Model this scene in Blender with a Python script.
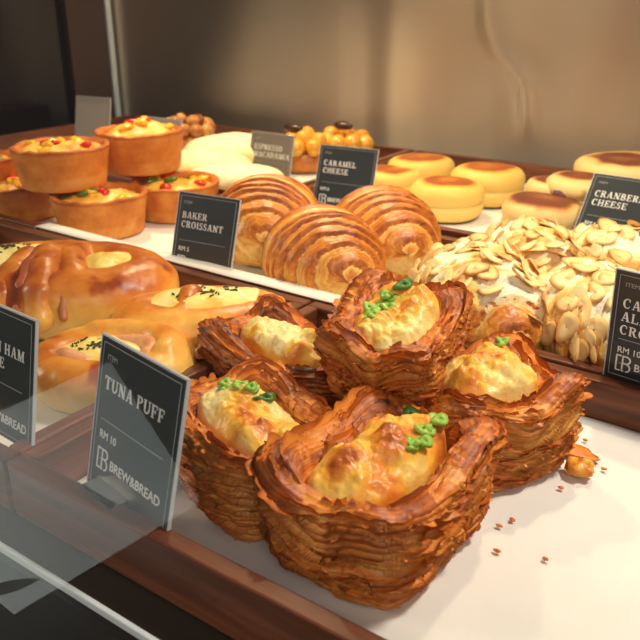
import bpy, bmesh, math, random
import numpy as np
from mathutils import Vector, Matrix, Euler

# ------------------------------------------------------------------ reset
for o in list(bpy.data.objects):
    bpy.data.objects.remove(o, do_unlink=True)
scene = bpy.context.scene
COL = scene.collection
PI = math.pi
rad = math.radians

# ------------------------------------------------------------------ camera
F, PITCH, YAW, EYE = 780.0, rad(23), rad(35), 0.22
cam_d = bpy.data.cameras.new('camera')
cam = bpy.data.objects.new('camera', cam_d)
COL.objects.link(cam)
cam.location = (0, 0, EYE)
cam.rotation_euler = (PI/2 - PITCH, 0, YAW)
cam_d.sensor_width = 36
cam_d.lens = F/640*36
cam_d.clip_start = 0.01
cam_d.dof.use_dof = True
cam_d.dof.focus_distance = 0.40
cam_d.dof.aperture_fstop = 20
scene.camera = cam

# ------------------------------------------------------------------ world and lights
w = bpy.data.worlds.new('world')
scene.world = w
w.use_nodes = True
bg = w.node_tree.nodes['Background']
bg.inputs[0].default_value = (0.90, 0.92, 1.0, 1)
bg.inputs[1].default_value = 0.12

def lamp(kind, loc, target, energy, color, size=0.02, spot=None, blend=0.5):
    d = bpy.data.lights.new('case_or_fill_lamp', kind)
    d.energy = energy
    d.color = color
    if kind == 'AREA':
        d.shape = 'RECTANGLE'; d.size, d.size_y = size
    else:
        d.shadow_soft_size = size
    if kind == 'SPOT':
        d.spot_size = rad(spot); d.spot_blend = blend
    o = bpy.data.objects.new('case_or_fill_lamp', d)
    COL.objects.link(o)
    o.location = loc
    o.rotation_euler = (Vector(target) - Vector(loc)).to_track_quat('-Z', 'Y').to_euler()
    return o

WARM = (1.0, 0.76, 0.46)
WARM2 = (1.0, 0.83, 0.62)
lamp('SPOT', (-0.80, 0.74, 0.50), (-0.72, 0.72, 0.0), 11.5, WARM, 0.02, 95, 0.8)
lamp('SPOT', (-0.46, 0.66, 0.52), (-0.36, 0.60, 0.0), 7.0, WARM, 0.015, 100, 0.8)
lamp('SPOT', (-0.14, 0.62, 0.52), (-0.12, 0.56, 0.0), 6.0, WARM, 0.015, 100, 0.8)
lamp('AREA', (0.10, 0.44, 0.55), (-0.12, 0.26, 0.0), 3.2, (1.0, 0.90, 0.77), (0.10, 0.07))
lamp('AREA', (0.75, -0.75, 0.9), (-0.2, 0.3, 0.0), 6.5, (1.0, 0.94, 0.88), (0.9, 0.9))  # fill lamp added outside the case to lift the front faces
lamp('AREA', (-2.05, -0.75, 0.85), (-0.45, 0.15, -0.1), 19.0, (1.0, 0.80, 0.56), (0.30, 0.5))  # lamp added outside the case for the warm streak on the steel
lamp('SPOT', (-0.55, -0.45, 0.65), (-0.48, -0.03, -0.14), 42.0, (0.82, 0.93, 1.0), 0.05, 34, 0.5)  # spot added outside the pane so the leaflet's reflection shows
lamp('AREA', (-0.60, 0.84, 0.60), (-0.60, 0.86, 0.0), 1.2, WARM, (0.36, 0.03))
scene.view_settings.view_transform = 'Standard'
scene.view_settings.look = 'None'
scene.view_settings.gamma = 1
scene.view_settings.use_curve_mapping = False
scene.view_settings.exposure = 0.0

# ------------------------------------------------------------------ numpy helpers
def at(x, y, z=0.0):
    """world XY of the point at height z seen at photo pixel (x, y)"""
    cx, cy = (x-320)/F, (320-y)/F
    f = math.cos(PITCH) + cy*math.sin(PITCH)
    dz = -math.sin(PITCH) + cy*math.cos(PITCH)
    d = (-f*math.sin(YAW) + cx*math.cos(YAW), f*math.cos(YAW) + cx*math.sin(YAW))
    t = (z-EYE)/dz
    return Vector((d[0]*t, d[1]*t, z))

def vnoise(P, seed=0):
    P = np.asarray(P, dtype=np.float64)
    i = np.floor(P).astype(np.int64)
    f = P - i
    f = f*f*(3-2*f)
    def h(a, b, c):
        n = (a*374761393 + b*668265263 + c*2147483647 + seed*974634541) & 0xffffffff
        n = ((n ^ (n >> 13))*1274126177) & 0xffffffff
        n = n ^ (n >> 16)
        return (n & 0xffff)/32767.5 - 1
    r = 0
    for dx in (0, 1):
        for dy in (0, 1):
            for dz in (0, 1):
                wgt = (f[:, 0] if dx else 1-f[:, 0])*(f[:, 1] if dy else 1-f[:, 1])*(f[:, 2] if dz else 1-f[:, 2])
                r = r + wgt*h(i[:, 0]+dx, i[:, 1]+dy, i[:, 2]+dz)
    return r

def fbm(P, seed=0, o=3):
    r = 0; a = 1.0
    P = np.asarray(P, dtype=np.float64)
    for k in range(o):
        r = r + a*vnoise(P*2**k + 17.3*k, seed+k)
        a *= 0.5
    return r/1.75

def sstep(a, b, x):
    t = np.clip((x-a)/(b-a), 0, 1)
    return t*t*(3-2*t)

def mesh_np(name, V, Fc, mat, parent=None, attrs=None, smooth=True):
    me = bpy.data.meshes.new(name)
    if isinstance(Fc, np.ndarray):
        nf, k = Fc.shape
        me.vertices.add(len(V)); me.vertices.foreach_set('co', np.asarray(V, dtype=np.float32).ravel())
        me.loops.add(nf*k); me.loops.foreach_set('vertex_index', Fc.astype(np.int32).ravel())
        me.polygons.add(nf)
        me.polygons.foreach_set('loop_start', np.arange(0, nf*k, k, dtype=np.int32))
        me.update(calc_edges=True)
    else:
        me.from_pydata([tuple(v) for v in V], [], Fc)
    me.validate()
    me.polygons.foreach_set('use_smooth', [bool(smooth)]*len(me.polygons))
    for k, v in (attrs or {}).items():
        a = me.attributes.new(k, 'FLOAT', 'POINT')
        a.data.foreach_set('value', np.asarray(v, dtype=np.float32))
    o = bpy.data.objects.new(name, me)
    COL.objects.link(o)
    if mat: me.materials.append(mat)
    if parent: o.parent = parent
    return o

def gridfaces(nu, nv, cu=False, cv=False, base=0):
    """vertex index = u*nv + v"""
    U = np.arange(nu if cu else nu-1); Vv = np.arange(nv if cv else nv-1)
    a, b = np.meshgrid(U, Vv, indexing='ij')
    a = a.ravel(); b = b.ravel(); a2 = (a+1) % nu; b2 = (b+1) % nv
    return np.stack([a*nv+b, a2*nv+b, a2*nv+b2, a*nv+b2], 1) + base

class MB:
    """collects pieces into ONE mesh"""
    def __init__(s): s.V = []; s.F = []; s.A = {}; s.n = 0
    def add(s, V, Fc, **A):
        V = np.asarray(V, dtype=float)
        s.V.append(V); s.F.append(np.asarray(Fc)+s.n)
        for k, v in A.items():
            s.A.setdefault(k, []).append(np.broadcast_to(np.asarray(v, dtype=float), (len(V),)))
        s.n += len(V)
    def box(s, x0, y0, z0, x1, y1, z1):
        V = [(x, y, z) for x in (x0, x1) for y in (y0, y1) for z in (z0, z1)]
        s.add(V, [(0, 1, 3, 2), (4, 6, 7, 5), (0, 4, 5, 1), (2, 3, 7, 6), (0, 2, 6, 4), (1, 5, 7, 3)])
    def build(s, name, mat, parent=None, smooth=True):
        return mesh_np(name, np.concatenate(s.V), np.concatenate(s.F), mat, parent,
                       {k: np.concatenate(v) for k, v in s.A.items()}, smooth)

def bevel(o, wd=0.001, seg=2):
    m = o.modifiers.new('bevel', 'BEVEL'); m.width = wd; m.segments = seg; m.limit_method = 'ANGLE'
    return o

# ------------------------------------------------------------------ scene objects helpers
def tag(o, label=None, cat=None, group=None, kind=None):
    if label: o['label'] = label
    if cat: o['category'] = cat
    if group: o['group'] = group
    if kind: o['kind'] = kind
    return o

def thing(name, label, cat, loc=(0, 0, 0), rot=(0, 0, 0), group=None):
    o = bpy.data.objects.new(name, None)
    o.empty_display_size = 0.02
    COL.objects.link(o)
    o.location = loc; o.rotation_euler = rot
    return tag(o, label, cat, group)

# ------------------------------------------------------------------ materials
def S(r, g, b):
    f = lambda c: (c/255/12.92) if c/255 <= 0.04045 else ((c/255+0.055)/1.055)**2.4
    return (f(r), f(g), f(b), 1)

class NT:
    def __init__(s, name):
        s.m = bpy.data.materials.new(name); s.m.use_nodes = True
        s.t = s.m.node_tree; s.p = s.t.nodes['Principled BSDF']
        s.out = s.t.nodes['Material Output']
    def n(s, typ, **kw):
        x = s.t.nodes.new(typ)
        for k, v in kw.items():
            if k in x.inputs: x.inputs[k].default_value = v
            else: setattr(x, k, v)
        return x
    def l(s, a, b): s.t.links.new(a, b)
    def set(s, **kw):
        for k, v in kw.items(): s.p.inputs[k.replace('_', ' ')].default_value = v
        return s
    def coord(s, scale=(1, 1, 1), kind='Object', rot=(0, 0, 0)):
        c = s.n('ShaderNodeTexCoord'); mp = s.n('ShaderNodeMapping')
        mp.inputs['Scale'].default_value = scale; mp.inputs['Rotation'].default_value = rot
        s.l(c.outputs[kind], mp.inputs['Vector']); return mp.outputs[0]
    def noise(s, vec, scale, detail=4, rough=0.6, dist=0):
        x = s.n('ShaderNodeTexNoise'); x.inputs['Scale'].default_value = scale
        x.inputs['Detail'].default_value = detail; x.inputs['Roughness'].default_value = rough
        x.inputs['Distortion'].default_value = dist
        s.l(vec, x.inputs['Vector']); return x.outputs['Fac']
    def ramp(s, fac, stops):
        x = s.n('ShaderNodeValToRGB'); cr = x.color_ramp
        while len(cr.elements) < len(stops): cr.elements.new(0.5)
        for e, (p, c) in zip(cr.elements, stops): e.position = p; e.color = c
        s.l(fac, x.inputs[0]); return x.outputs[0]
    def attr(s, name):
        x = s.n('ShaderNodeAttribute'); x.attribute_name = name; return x.outputs['Fac']
    def math(s, op, a, b):
        x = s.n('ShaderNodeMath'); x.operation = op
        for i, v in enumerate((a, b)):
            if isinstance(v, (int, float)): x.inputs[i].default_value = v
            else: s.l(v, x.inputs[i])
        return x.outputs[0]
    def mix(s, fac, a, b):
        x = s.n('ShaderNodeMix'); x.data_type = 'RGBA'
        for i, v in ((0, fac), (6, a), (7, b)):
            if isinstance(v, (int, float, tuple)): x.inputs[i].default_value = v
            else: s.l(v, x.inputs[i])
        return x.outputs[2]
    def bump(s, h, strength=0.3, dist=0.001):
        x = s.n('ShaderNodeBump'); x.inputs['Strength'].default_value = strength; x.inputs['Distance'].default_value = dist
        s.l(h, x.inputs['Height']); s.l(x.outputs[0], s.p.inputs['Normal'])
    def base(s, c): s.l(c, s.p.inputs['Base Color'])

def flat(name, col, rough=0.5, metal=0.0, spec=0.5):
    t = NT(name); t.set(Base_Color=col, Roughness=rough, Metallic=metal, Specular_IOR_Level=spec); return t.m

def baked(name, stops, rough=0.5, nscale=180, namt=0.25, bscale=500, bstr=0.35, bdist=0.0008, spec=0.4, sss=0.0, stretch=(1, 1, 1)):
    """baked food colour: attribute 'bake' (0 raw .. 1 dark) plus noise through a ramp"""
    t = NT(name)
    v = t.coord(stretch)
    n = t.noise(v, nscale, 5, 0.65)
    b = t.math('ADD', t.attr('bake'), t.math('MULTIPLY', t.math('SUBTRACT', n, 0.5), namt*2))
    t.base(t.ramp(b, stops))
    t.set(Roughness=rough, Specular_IOR_Level=spec)
    if sss:
        t.set(Subsurface_Weight=sss, Subsurface_Scale=0.004); t.p.inputs['Subsurface Radius'].default_value = (1, 0.5, 0.25)
    t.bump(t.noise(v, bscale, 3, 0.6), bstr, bdist)
    return t.m

M = {}
M['crust'] = baked('flaky_crust', [(0.0, S(240, 190, 108)), (0.22, S(224, 148, 64)), (0.48, S(206, 114, 42)), (0.75, S(154, 72, 25)), (1.0, S(84, 39, 17))],
                   0.42, 160, 0.22, 700, 0.5, 0.0006, 0.45, stretch=(1, 1, 2))
M['tunafill'] = baked('tuna_cheese', [(0.0, S(236, 222, 172)), (0.3, S(238, 210, 130)), (0.55, S(240, 186, 72)), (0.8, S(226, 138, 48)), (1.0, S(178, 92, 36))],
                      0.32, 120, 0.2, 320, 0.5, 0.0012, 0.5, sss=0.12)
M['scallion'] = baked('scallion', [(0.0, S(200, 222, 120)), (0.5, S(130, 178, 60)), (1.0, S(50, 90, 35))], 0.35, 300, 0.2)
M['croissant'] = baked('croissant_crust', [(0.0, S(250, 214, 130)), (0.3, S(238, 178, 84)), (0.55, S(212, 130, 50)), (0.8, S(164, 86, 32)), (1.0, S(104, 50, 22))],
                       0.33, 140, 0.16, 500, 0.35, 0.0006, 0.5)
M['almondcream'] = baked('almond_cream', [(0.0, S(252, 246, 228)), (0.35, S(248, 228, 178)), (0.6, S(238, 194, 110)), (0.85, S(200, 130, 58)), (1.0, S(150, 86, 36))],
                         0.6, 130, 0.3, 420, 0.6, 0.0012, 0.3)
M['almond'] = baked('almond_flake', [(0.0, S(248, 228, 178)), (0.5, S(240, 204, 136)), (0.8, S(222, 168, 96)), (1.0, S(180, 116, 58))], 0.45, 200, 0.2, 500, 0.2, 0.0004)
M['bread'] = baked('soft_bread', [(0.0, S(250, 228, 160)), (0.28, S(242, 194, 100)), (0.5, S(222, 142, 56)), (0.75, S(172, 82, 34)), (1.0, S(104, 42, 22))],
                   0.34, 60, 0.22, 300, 0.15, 0.0006, 0.45, sss=0.08)
M['cheese'] = baked('melted_cheese', [(0.0, S(250, 240, 190)), (0.4, S(246, 222, 130)), (0.65, S(240, 186, 72)), (0.85, S(206, 110, 44)), (1.0, S(140, 60, 28))],
                    0.32, 110, 0.22, 260, 0.4, 0.001, 0.5, sss=0.1)
M['ham'] = baked('ham', [(0.0, S(240, 196, 150)), (0.5, S(226, 158, 112)), (1.0, S(170, 88, 56))], 0.4, 160, 0.2)
M['herb'] = flat('dried_herb', S(60, 72, 30), 0.7)
M['bun'] = baked('pale_bun', [(0.0, S(246, 218, 136)), (0.35, S(238, 194, 92)), (0.55, S(228, 158, 62)), (0.75, S(170, 88, 34)), (1.0, S(90, 42, 24))],
                 0.5, 90, 0.08, 260, 0.2, 0.0006, 0.35, sss=0.08)
M['cranbun'] = baked('cranberry_bun', [(0.0, S(240, 216, 160)), (0.35, S(232, 194, 122)), (0.55, S(196, 130, 66)), (0.75, S(130, 70, 40)), (1.0, S(76, 40, 30))],
                     0.5, 90, 0.08, 260, 0.2, 0.0006, 0.35)
M['cranfill'] = baked('cranberry_filling', [(0.0, S(200, 150, 150)), (0.5, S(130, 84, 92)), (1.0, S(80, 40, 52))], 0.5, 200, 0.3)
M['tart'] = baked('tart_shell', [(0.0, S(236, 186, 112)), (0.4, S(216, 138, 58)), (0.7, S(184, 100, 38)), (1.0, S(126, 60, 24))], 0.6, 260, 0.16, 700, 0.4, 0.0006, 0.3)
M['egg'] = baked('egg_filling', [(0.0, S(250, 224, 130)), (0.4, S(240, 186, 70)), (0.7, S(206, 110, 40)), (1.0, S(120, 50, 22))], 0.35, 150, 0.3, 300, 0.5, 0.0015)
M['redpepper'] = flat('red_pepper', S(214, 44, 18), 0.25)
M['greenpepper'] = flat('green_pepper', S(92, 120, 30), 0.3)
M['yellowpepper'] = flat('yellow_pepper', S(248, 190, 30), 0.3)
M['icing'] = baked('pale_loaf', [(0.0, S(252, 240, 196)), (0.5, S(248, 224, 140)), (1.0, S(226, 170, 80))], 0.55, 90, 0.2, 200, 0.3, 0.001)
M['nut'] = baked('caramel_nut', [(0.0, S(246, 196, 84)), (0.5, S(236, 164, 44)), (1.0, S(180, 96, 22))], 0.16, 100, 0.3, 200, 0.1, 0.0005, 0.7)
M['darknut'] = baked('toasted_nut', [(0.0, S(226, 170, 96)), (0.5, S(170, 96, 44)), (1.0, S(80, 38, 22))], 0.3, 140, 0.4, 200, 0.3, 0.001)
M['choc'] = flat('dark_chocolate', S(60, 34, 26), 0.3)

def wood(name, c0, c1, c2, ax):
    t = NT(name)
    sc = (3, 40, 40) if ax == 'x' else (40, 3, 40)
    v = t.coord(sc)
    n = t.noise(v, 2.2, 6, 0.65, 0.6)
    t.base(t.ramp(n, [(0.25, c0), (0.5, c1), (0.75, c2)]))
    t.set(Roughness=0.42, Specular_IOR_Level=0.4)
    t.bump(n, 0.15, 0.0005)
    return t.m
M['woodx'] = wood('walnut_along', S(62, 30, 18), S(104, 56, 34), S(140, 82, 52), 'x')
M['woody'] = wood('walnut_across', S(62, 30, 18), S(104, 56, 34), S(140, 82, 52), 'y')

t = NT('greaseproof_paper')
v = t.coord()
n = t.noise(v, 9, 4, 0.6)
t.base(t.ramp(n, [(0.3, S(222, 218, 210)), (0.7, S(236, 233, 226))]))
t.set(Roughness=0.75, Specular_IOR_Level=0.25)
t.bump(t.noise(v, 14, 3, 0.5), 0.35, 0.004)
M['paper'] = t.m

t = NT('brushed_steel')
v = t.coord((60, 1, 0.8))
n1 = t.noise(v, 3, 4, 0.6)
v2 = t.coord((2.2, 1, 0.6))
n2 = t.noise(v2, 2, 1.0, 0.4, 0.5)
t.set(Base_Color=S(222, 208, 190), Metallic=0.9, Roughness=0.36, Anisotropic=0.85, Anisotropic_Rotation=0.25)
tg = t.n('ShaderNodeTangent'); tg.direction_type = 'RADIAL'; tg.axis = 'Z'
t.l(tg.outputs[0], t.p.inputs['Tangent'])
t.l(t.math('ADD', t.math('MULTIPLY', n1, 0.12), 0.36), t.p.inputs['Roughness'])
t.bump(t.math('ADD', t.math('MULTIPLY', n1, 0.015), n2), 0.6, 0.035)
M['steel'] = t.m
M['edge'] = flat('aluminium_edge', S(225, 228, 228), 0.28, 1.0)
M['frost'] = flat('frosted_glass_edge', S(226, 234, 236), 0.35)
M['clip'] = flat('steel_clip', S(200, 204, 206), 0.45, 0.8)
M['darkglass'] = flat('dark_gloss_panel', S(36, 31, 28), 0.12)
M['brownpost'] = flat('brown_post', S(72, 52, 42), 0.35)
M['shelf'] = flat('dark_shelf', S(44, 34, 28), 0.3)
M['cab'] = flat('dark_cabinet', S(34, 27, 21), 0.5)
M['ledge'] = flat('dark_ledge', S(40, 36, 33), 0.8, 0, 0.15)
M['leaflet'] = flat('pale_leaflet', S(205, 212, 206), 0.7)
M['leafink'] = flat('grey_leaf_print', S(46, 48, 46), 0.7)
t = NT('card_black')
v = t.coord()
t.set(Base_Color=S(46, 52, 55), Roughness=0.3, Specular_IOR_Level=0.5)
M['card'] = t.m
M['cardglaregrey'] = flat('card_glare_grey', S(112, 106, 100), 0.4)  # black card with the lamp's glare painted in as grey
M['cardglarepale'] = flat('card_glare_pale', S(176, 170, 158), 0.45)  # black card again, stronger lamp glare painted into its colour
M['cardedge'] = flat('clear_edge', S(190, 194, 194), 0.2)
M['ink'] = flat('white_print', S(226, 226, 224), 0.6)
M['inkgrey'] = flat('grey_print', S(150, 152, 152), 0.6)

t = NT('clear_pane')
gl = t.n('ShaderNodeBsdfGlossy'); gl.inputs['Roughness'].default_value = 0.015
tr = t.n('ShaderNodeBsdfTransparent'); tr.inputs['Color'].default_value = (0.985, 0.992, 0.988, 1)
fr = t.n('ShaderNodeFresnel'); fr.inputs['IOR'].default_value = 1.45
mx = t.n('ShaderNodeMixShader')
geo = t.n('ShaderNodeNewGeometry')
fac = t.math('MULTIPLY', fr.outputs[0], t.math('SUBTRACT', 1.0, geo.outputs['Backfacing']))
t.l(fac, mx.inputs[0]); t.l(tr.outputs[0], mx.inputs[1]); t.l(gl.outputs[0], mx.inputs[2])
t.l(mx.outputs[0], t.out.inputs['Surface'])
M['glass'] = t.m

# ------------------------------------------------------------------ the display case
def boxobj(name, x0, y0, z0, x1, y1, z1, mat, parent=None, bw=0):
    b = MB(); b.box(x0, y0, z0, x1, y1, z1)
    o = b.build(name, mat, parent, smooth=False)
    if bw: bevel(o, bw)
    return o

# rear steel wall with a shallow wavy crease pressed into it
nx, nz = 260, 60
X = np.linspace(-1.15, 0.75, nx); Z = np.linspace(-0.008, 0.62, nz)
gx, gz = np.meshgrid(X, Z, indexing='ij'); gx = gx.ravel(); gz = gz.ravel()
cxr = -0.405 + 0.035*np.tanh((0.135-gz)/0.03) - 0.0*gz
dev = 0.0042*np.exp(-((gx-cxr)/0.013)**2)*sstep(0.03, 0.07, gz)
dev += 0.006*np.sin(gx*5.3+1.0+gz*1.5) + 0.003*np.sin(gx*13+gz*3)
front = np.stack([gx, 1.0-dev, gz], 1)
back = np.stack([gx, np.full_like(gx, 1.03), gz], 1)
b = MB(); b.add(front, gridfaces(nx, nz)); b.add(back, gridfaces(nx, nz)[:, ::-1])
tag(b.build('wall_back', M['steel']), kind='structure')
tag(boxobj('wall_left', -1.23, 0.13, -0.008, -1.16, 1.0, 0.62, M['darkglass']), kind='structure')
tag(boxobj('trim_1', -1.16, 0.90, -0.008, -1.145, 0.985, 0.62, M['brownpost'], bw=0.002), kind='structure')
tag(boxobj('trim_2', -1.15, 0.982, -0.008, -1.140, 0.992, 0.62, M['frost'], bw=0.001), kind='structure')
tag(boxobj('floor', -1.23, 0.150, -0.020, 0.75, 1.03, -0.0075, M['shelf']), kind='structure')
tag(boxobj('trim_3', -1.23, 0.1470, -0.0110, 0.75, 0.1495, -0.0068, M['frost'], bw=0.0008), kind='structure')
tag(boxobj('wall_front', -1.23, 0.152, -0.9, 0.75, 0.17, -0.02, M['cab']), kind='structure')
tag(boxobj('ceiling', -1.23, 0.30, 0.62, 0.75, 1.03, 0.64, M['cab']), kind='structure')
tag(boxobj('window_1', -1.23, 0.132, -0.14, 0.75, 0.136, 0.62, M['glass']), kind='structure')

# ledge outside the pane, with a printed leaflet mirrored in the glass
tag(boxobj('counter_ledge', -1.23, -0.55, -0.16, 0.75, 0.128, -0.14, M['ledge']), 'dark ledge running in front of the glass pane', 'ledge')
lf = thing('leaflet', 'pale printed leaflet on the dark ledge, mirrored at lower left of the glass', 'leaflet', (0, 0, -0.1395))
LQ = [at(x_, y_, -0.1395) for (x_, y_) in ((14, 615), (200, 503), (110, 362), (-150, 480))]
LQ = [(p_.x, 0.264-p_.y, 0.0) for p_ in LQ]
b = MB(); b.add(LQ+[(x_, y_, 0.0006) for (x_, y_, z_) in LQ], [(0, 3, 2, 1), (4, 5, 6, 7), (0, 1, 5, 4), (1, 2, 6, 5), (2, 3, 7, 6), (3, 0, 4, 7)])
b.build('sheet', M['leaflet'], lf, False)
ph = np.linspace(0, 2*PI, 24, endpoint=False)
c_ = at(16, 586, -0.1395)
lx = 0.015*np.cos(ph); ly = 0.0055*np.sin(ph)*(1-0.6*np.cos(ph))
V = [(c_.x+math.cos(1.0)*x_-math.sin(1.0)*y_, 0.264-(c_.y+math.sin(1.0)*x_+math.cos(1.0)*y_), 0.0009) for x_, y_ in zip(lx, ly)]
mesh_np('leaf_print', V, [tuple(range(24))], M['leafink'], lf, smooth=False)

# ------------------------------------------------------------------ trays and paper
RIM = 0.022
def tray(x0, y0, x1, y1, label):
    r = thing('wooden_tray', label, 'tray', ((x0+x1)/2, (y0+y1)/2, -0.007), group='walnut display trays')
    hx, hy = (x1-x0)/2, (y1-y0)/2
    th = 0.009
    b = boxobj('tray_bottom', -hx+th, -hy+th, 0, hx-th, hy-th, 0.005, M['woodx'], r)
    for nm, q, m in (('tray_rail', (-hx, -hy, hx, -hy+th), 'woodx'), ('tray_rail', (-hx, hy-th, hx, hy), 'woodx'),
                     ('tray_rail', (-hx, -hy+th, -hx+th, hy-th), 'woody'), ('tray_rail', (hx-th, -hy+th, hx, hy-th), 'woody')):
        boxobj(nm, q[0], q[1], 0, q[2], q[3], RIM+0.007, M[m], r, 0.0012)
    return r

def paper(x0, y0, x1, y1, label, seed, lip=0):
    nx, ny = 90, 50
    gx, gy = np.meshgrid(np.linspace(x0, x1, nx), np.linspace(y0, y1, ny), indexing='ij')
    gx = gx.ravel(); gy = gy.ravel()
    z = 0.0008*fbm(np.stack([gx*14, gy*14, gx*0+seed], 1), seed) - 0.001
    if lip:
        z = z + lip*sstep(y0+0.012, y0+0.003, gy)*sstep(-0.615, -0.60, gx)
        gy = gy - 0.012*sstep(y0+0.003, y0, gy)
    V = np.stack([gx, gy, z], 1)
    Fc = gridfaces(nx, ny)
    o = mesh_np('paper_liner', V, Fc, M['paper'])
    m = o.modifiers.new('thickness', 'SOLIDIFY'); m.thickness = 0.0003
    return tag(o, label, 'paper', 'white paper tray liners')

TR = [(-0.290, 0.165, 0.12, 0.408, 'walnut tray nearest the glass, holding the tuna puffs'),
      (-0.66, 0.165, -0.2925, 0.408, 'walnut tray at front left, holding the ham and cheese buns'),
      (-0.90, 0.412, -0.236, 0.600, 'long walnut tray in the middle row holding the vegetable tarts and the plain croissants'),
      (-0.232, 0.412, 0.12, 0.600, 'walnut tray at right holding the almond croissants'),
      (-1.05, 0.616, -0.50, 0.935, 'walnut tray at the back left holding pale loaves and nut danishes'),
      (-0.496, 0.616, -0.232, 0.935, 'walnut tray at the back holding the four round caramel cheese buns'),
      (-0.228, 0.616, 0.12, 0.935, 'walnut tray at the back right holding the cranberry cheese buns')]
PL = ['white paper under the tuna puffs', 'white paper under the ham and cheese buns', 'white paper under the tarts and plain croissants, its front edge folded up',
      'white paper under the almond croissants',
      'white paper under the pale loaves at the back left', 'white paper under the caramel cheese buns', 'white paper under the cranberry buns at back right']
for i, (x0, y0, x1, y1, lb) in enumerate(TR):
    tray(x0, y0, x1, y1, lb)
    paper(x0+0.0095, y0+0.0095, x1-0.0095, y1-0.0095, PL[i], 3+i, lip=0.024 if i == 2 else 0)

# ------------------------------------------------------------------ tuna puffs
def sq(th, n):
    c, s = np.cos(th), np.sin(th)
    k = (np.abs(c)**n + np.abs(s)**n)**(-1/n)
    return c*k, s*k

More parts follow.
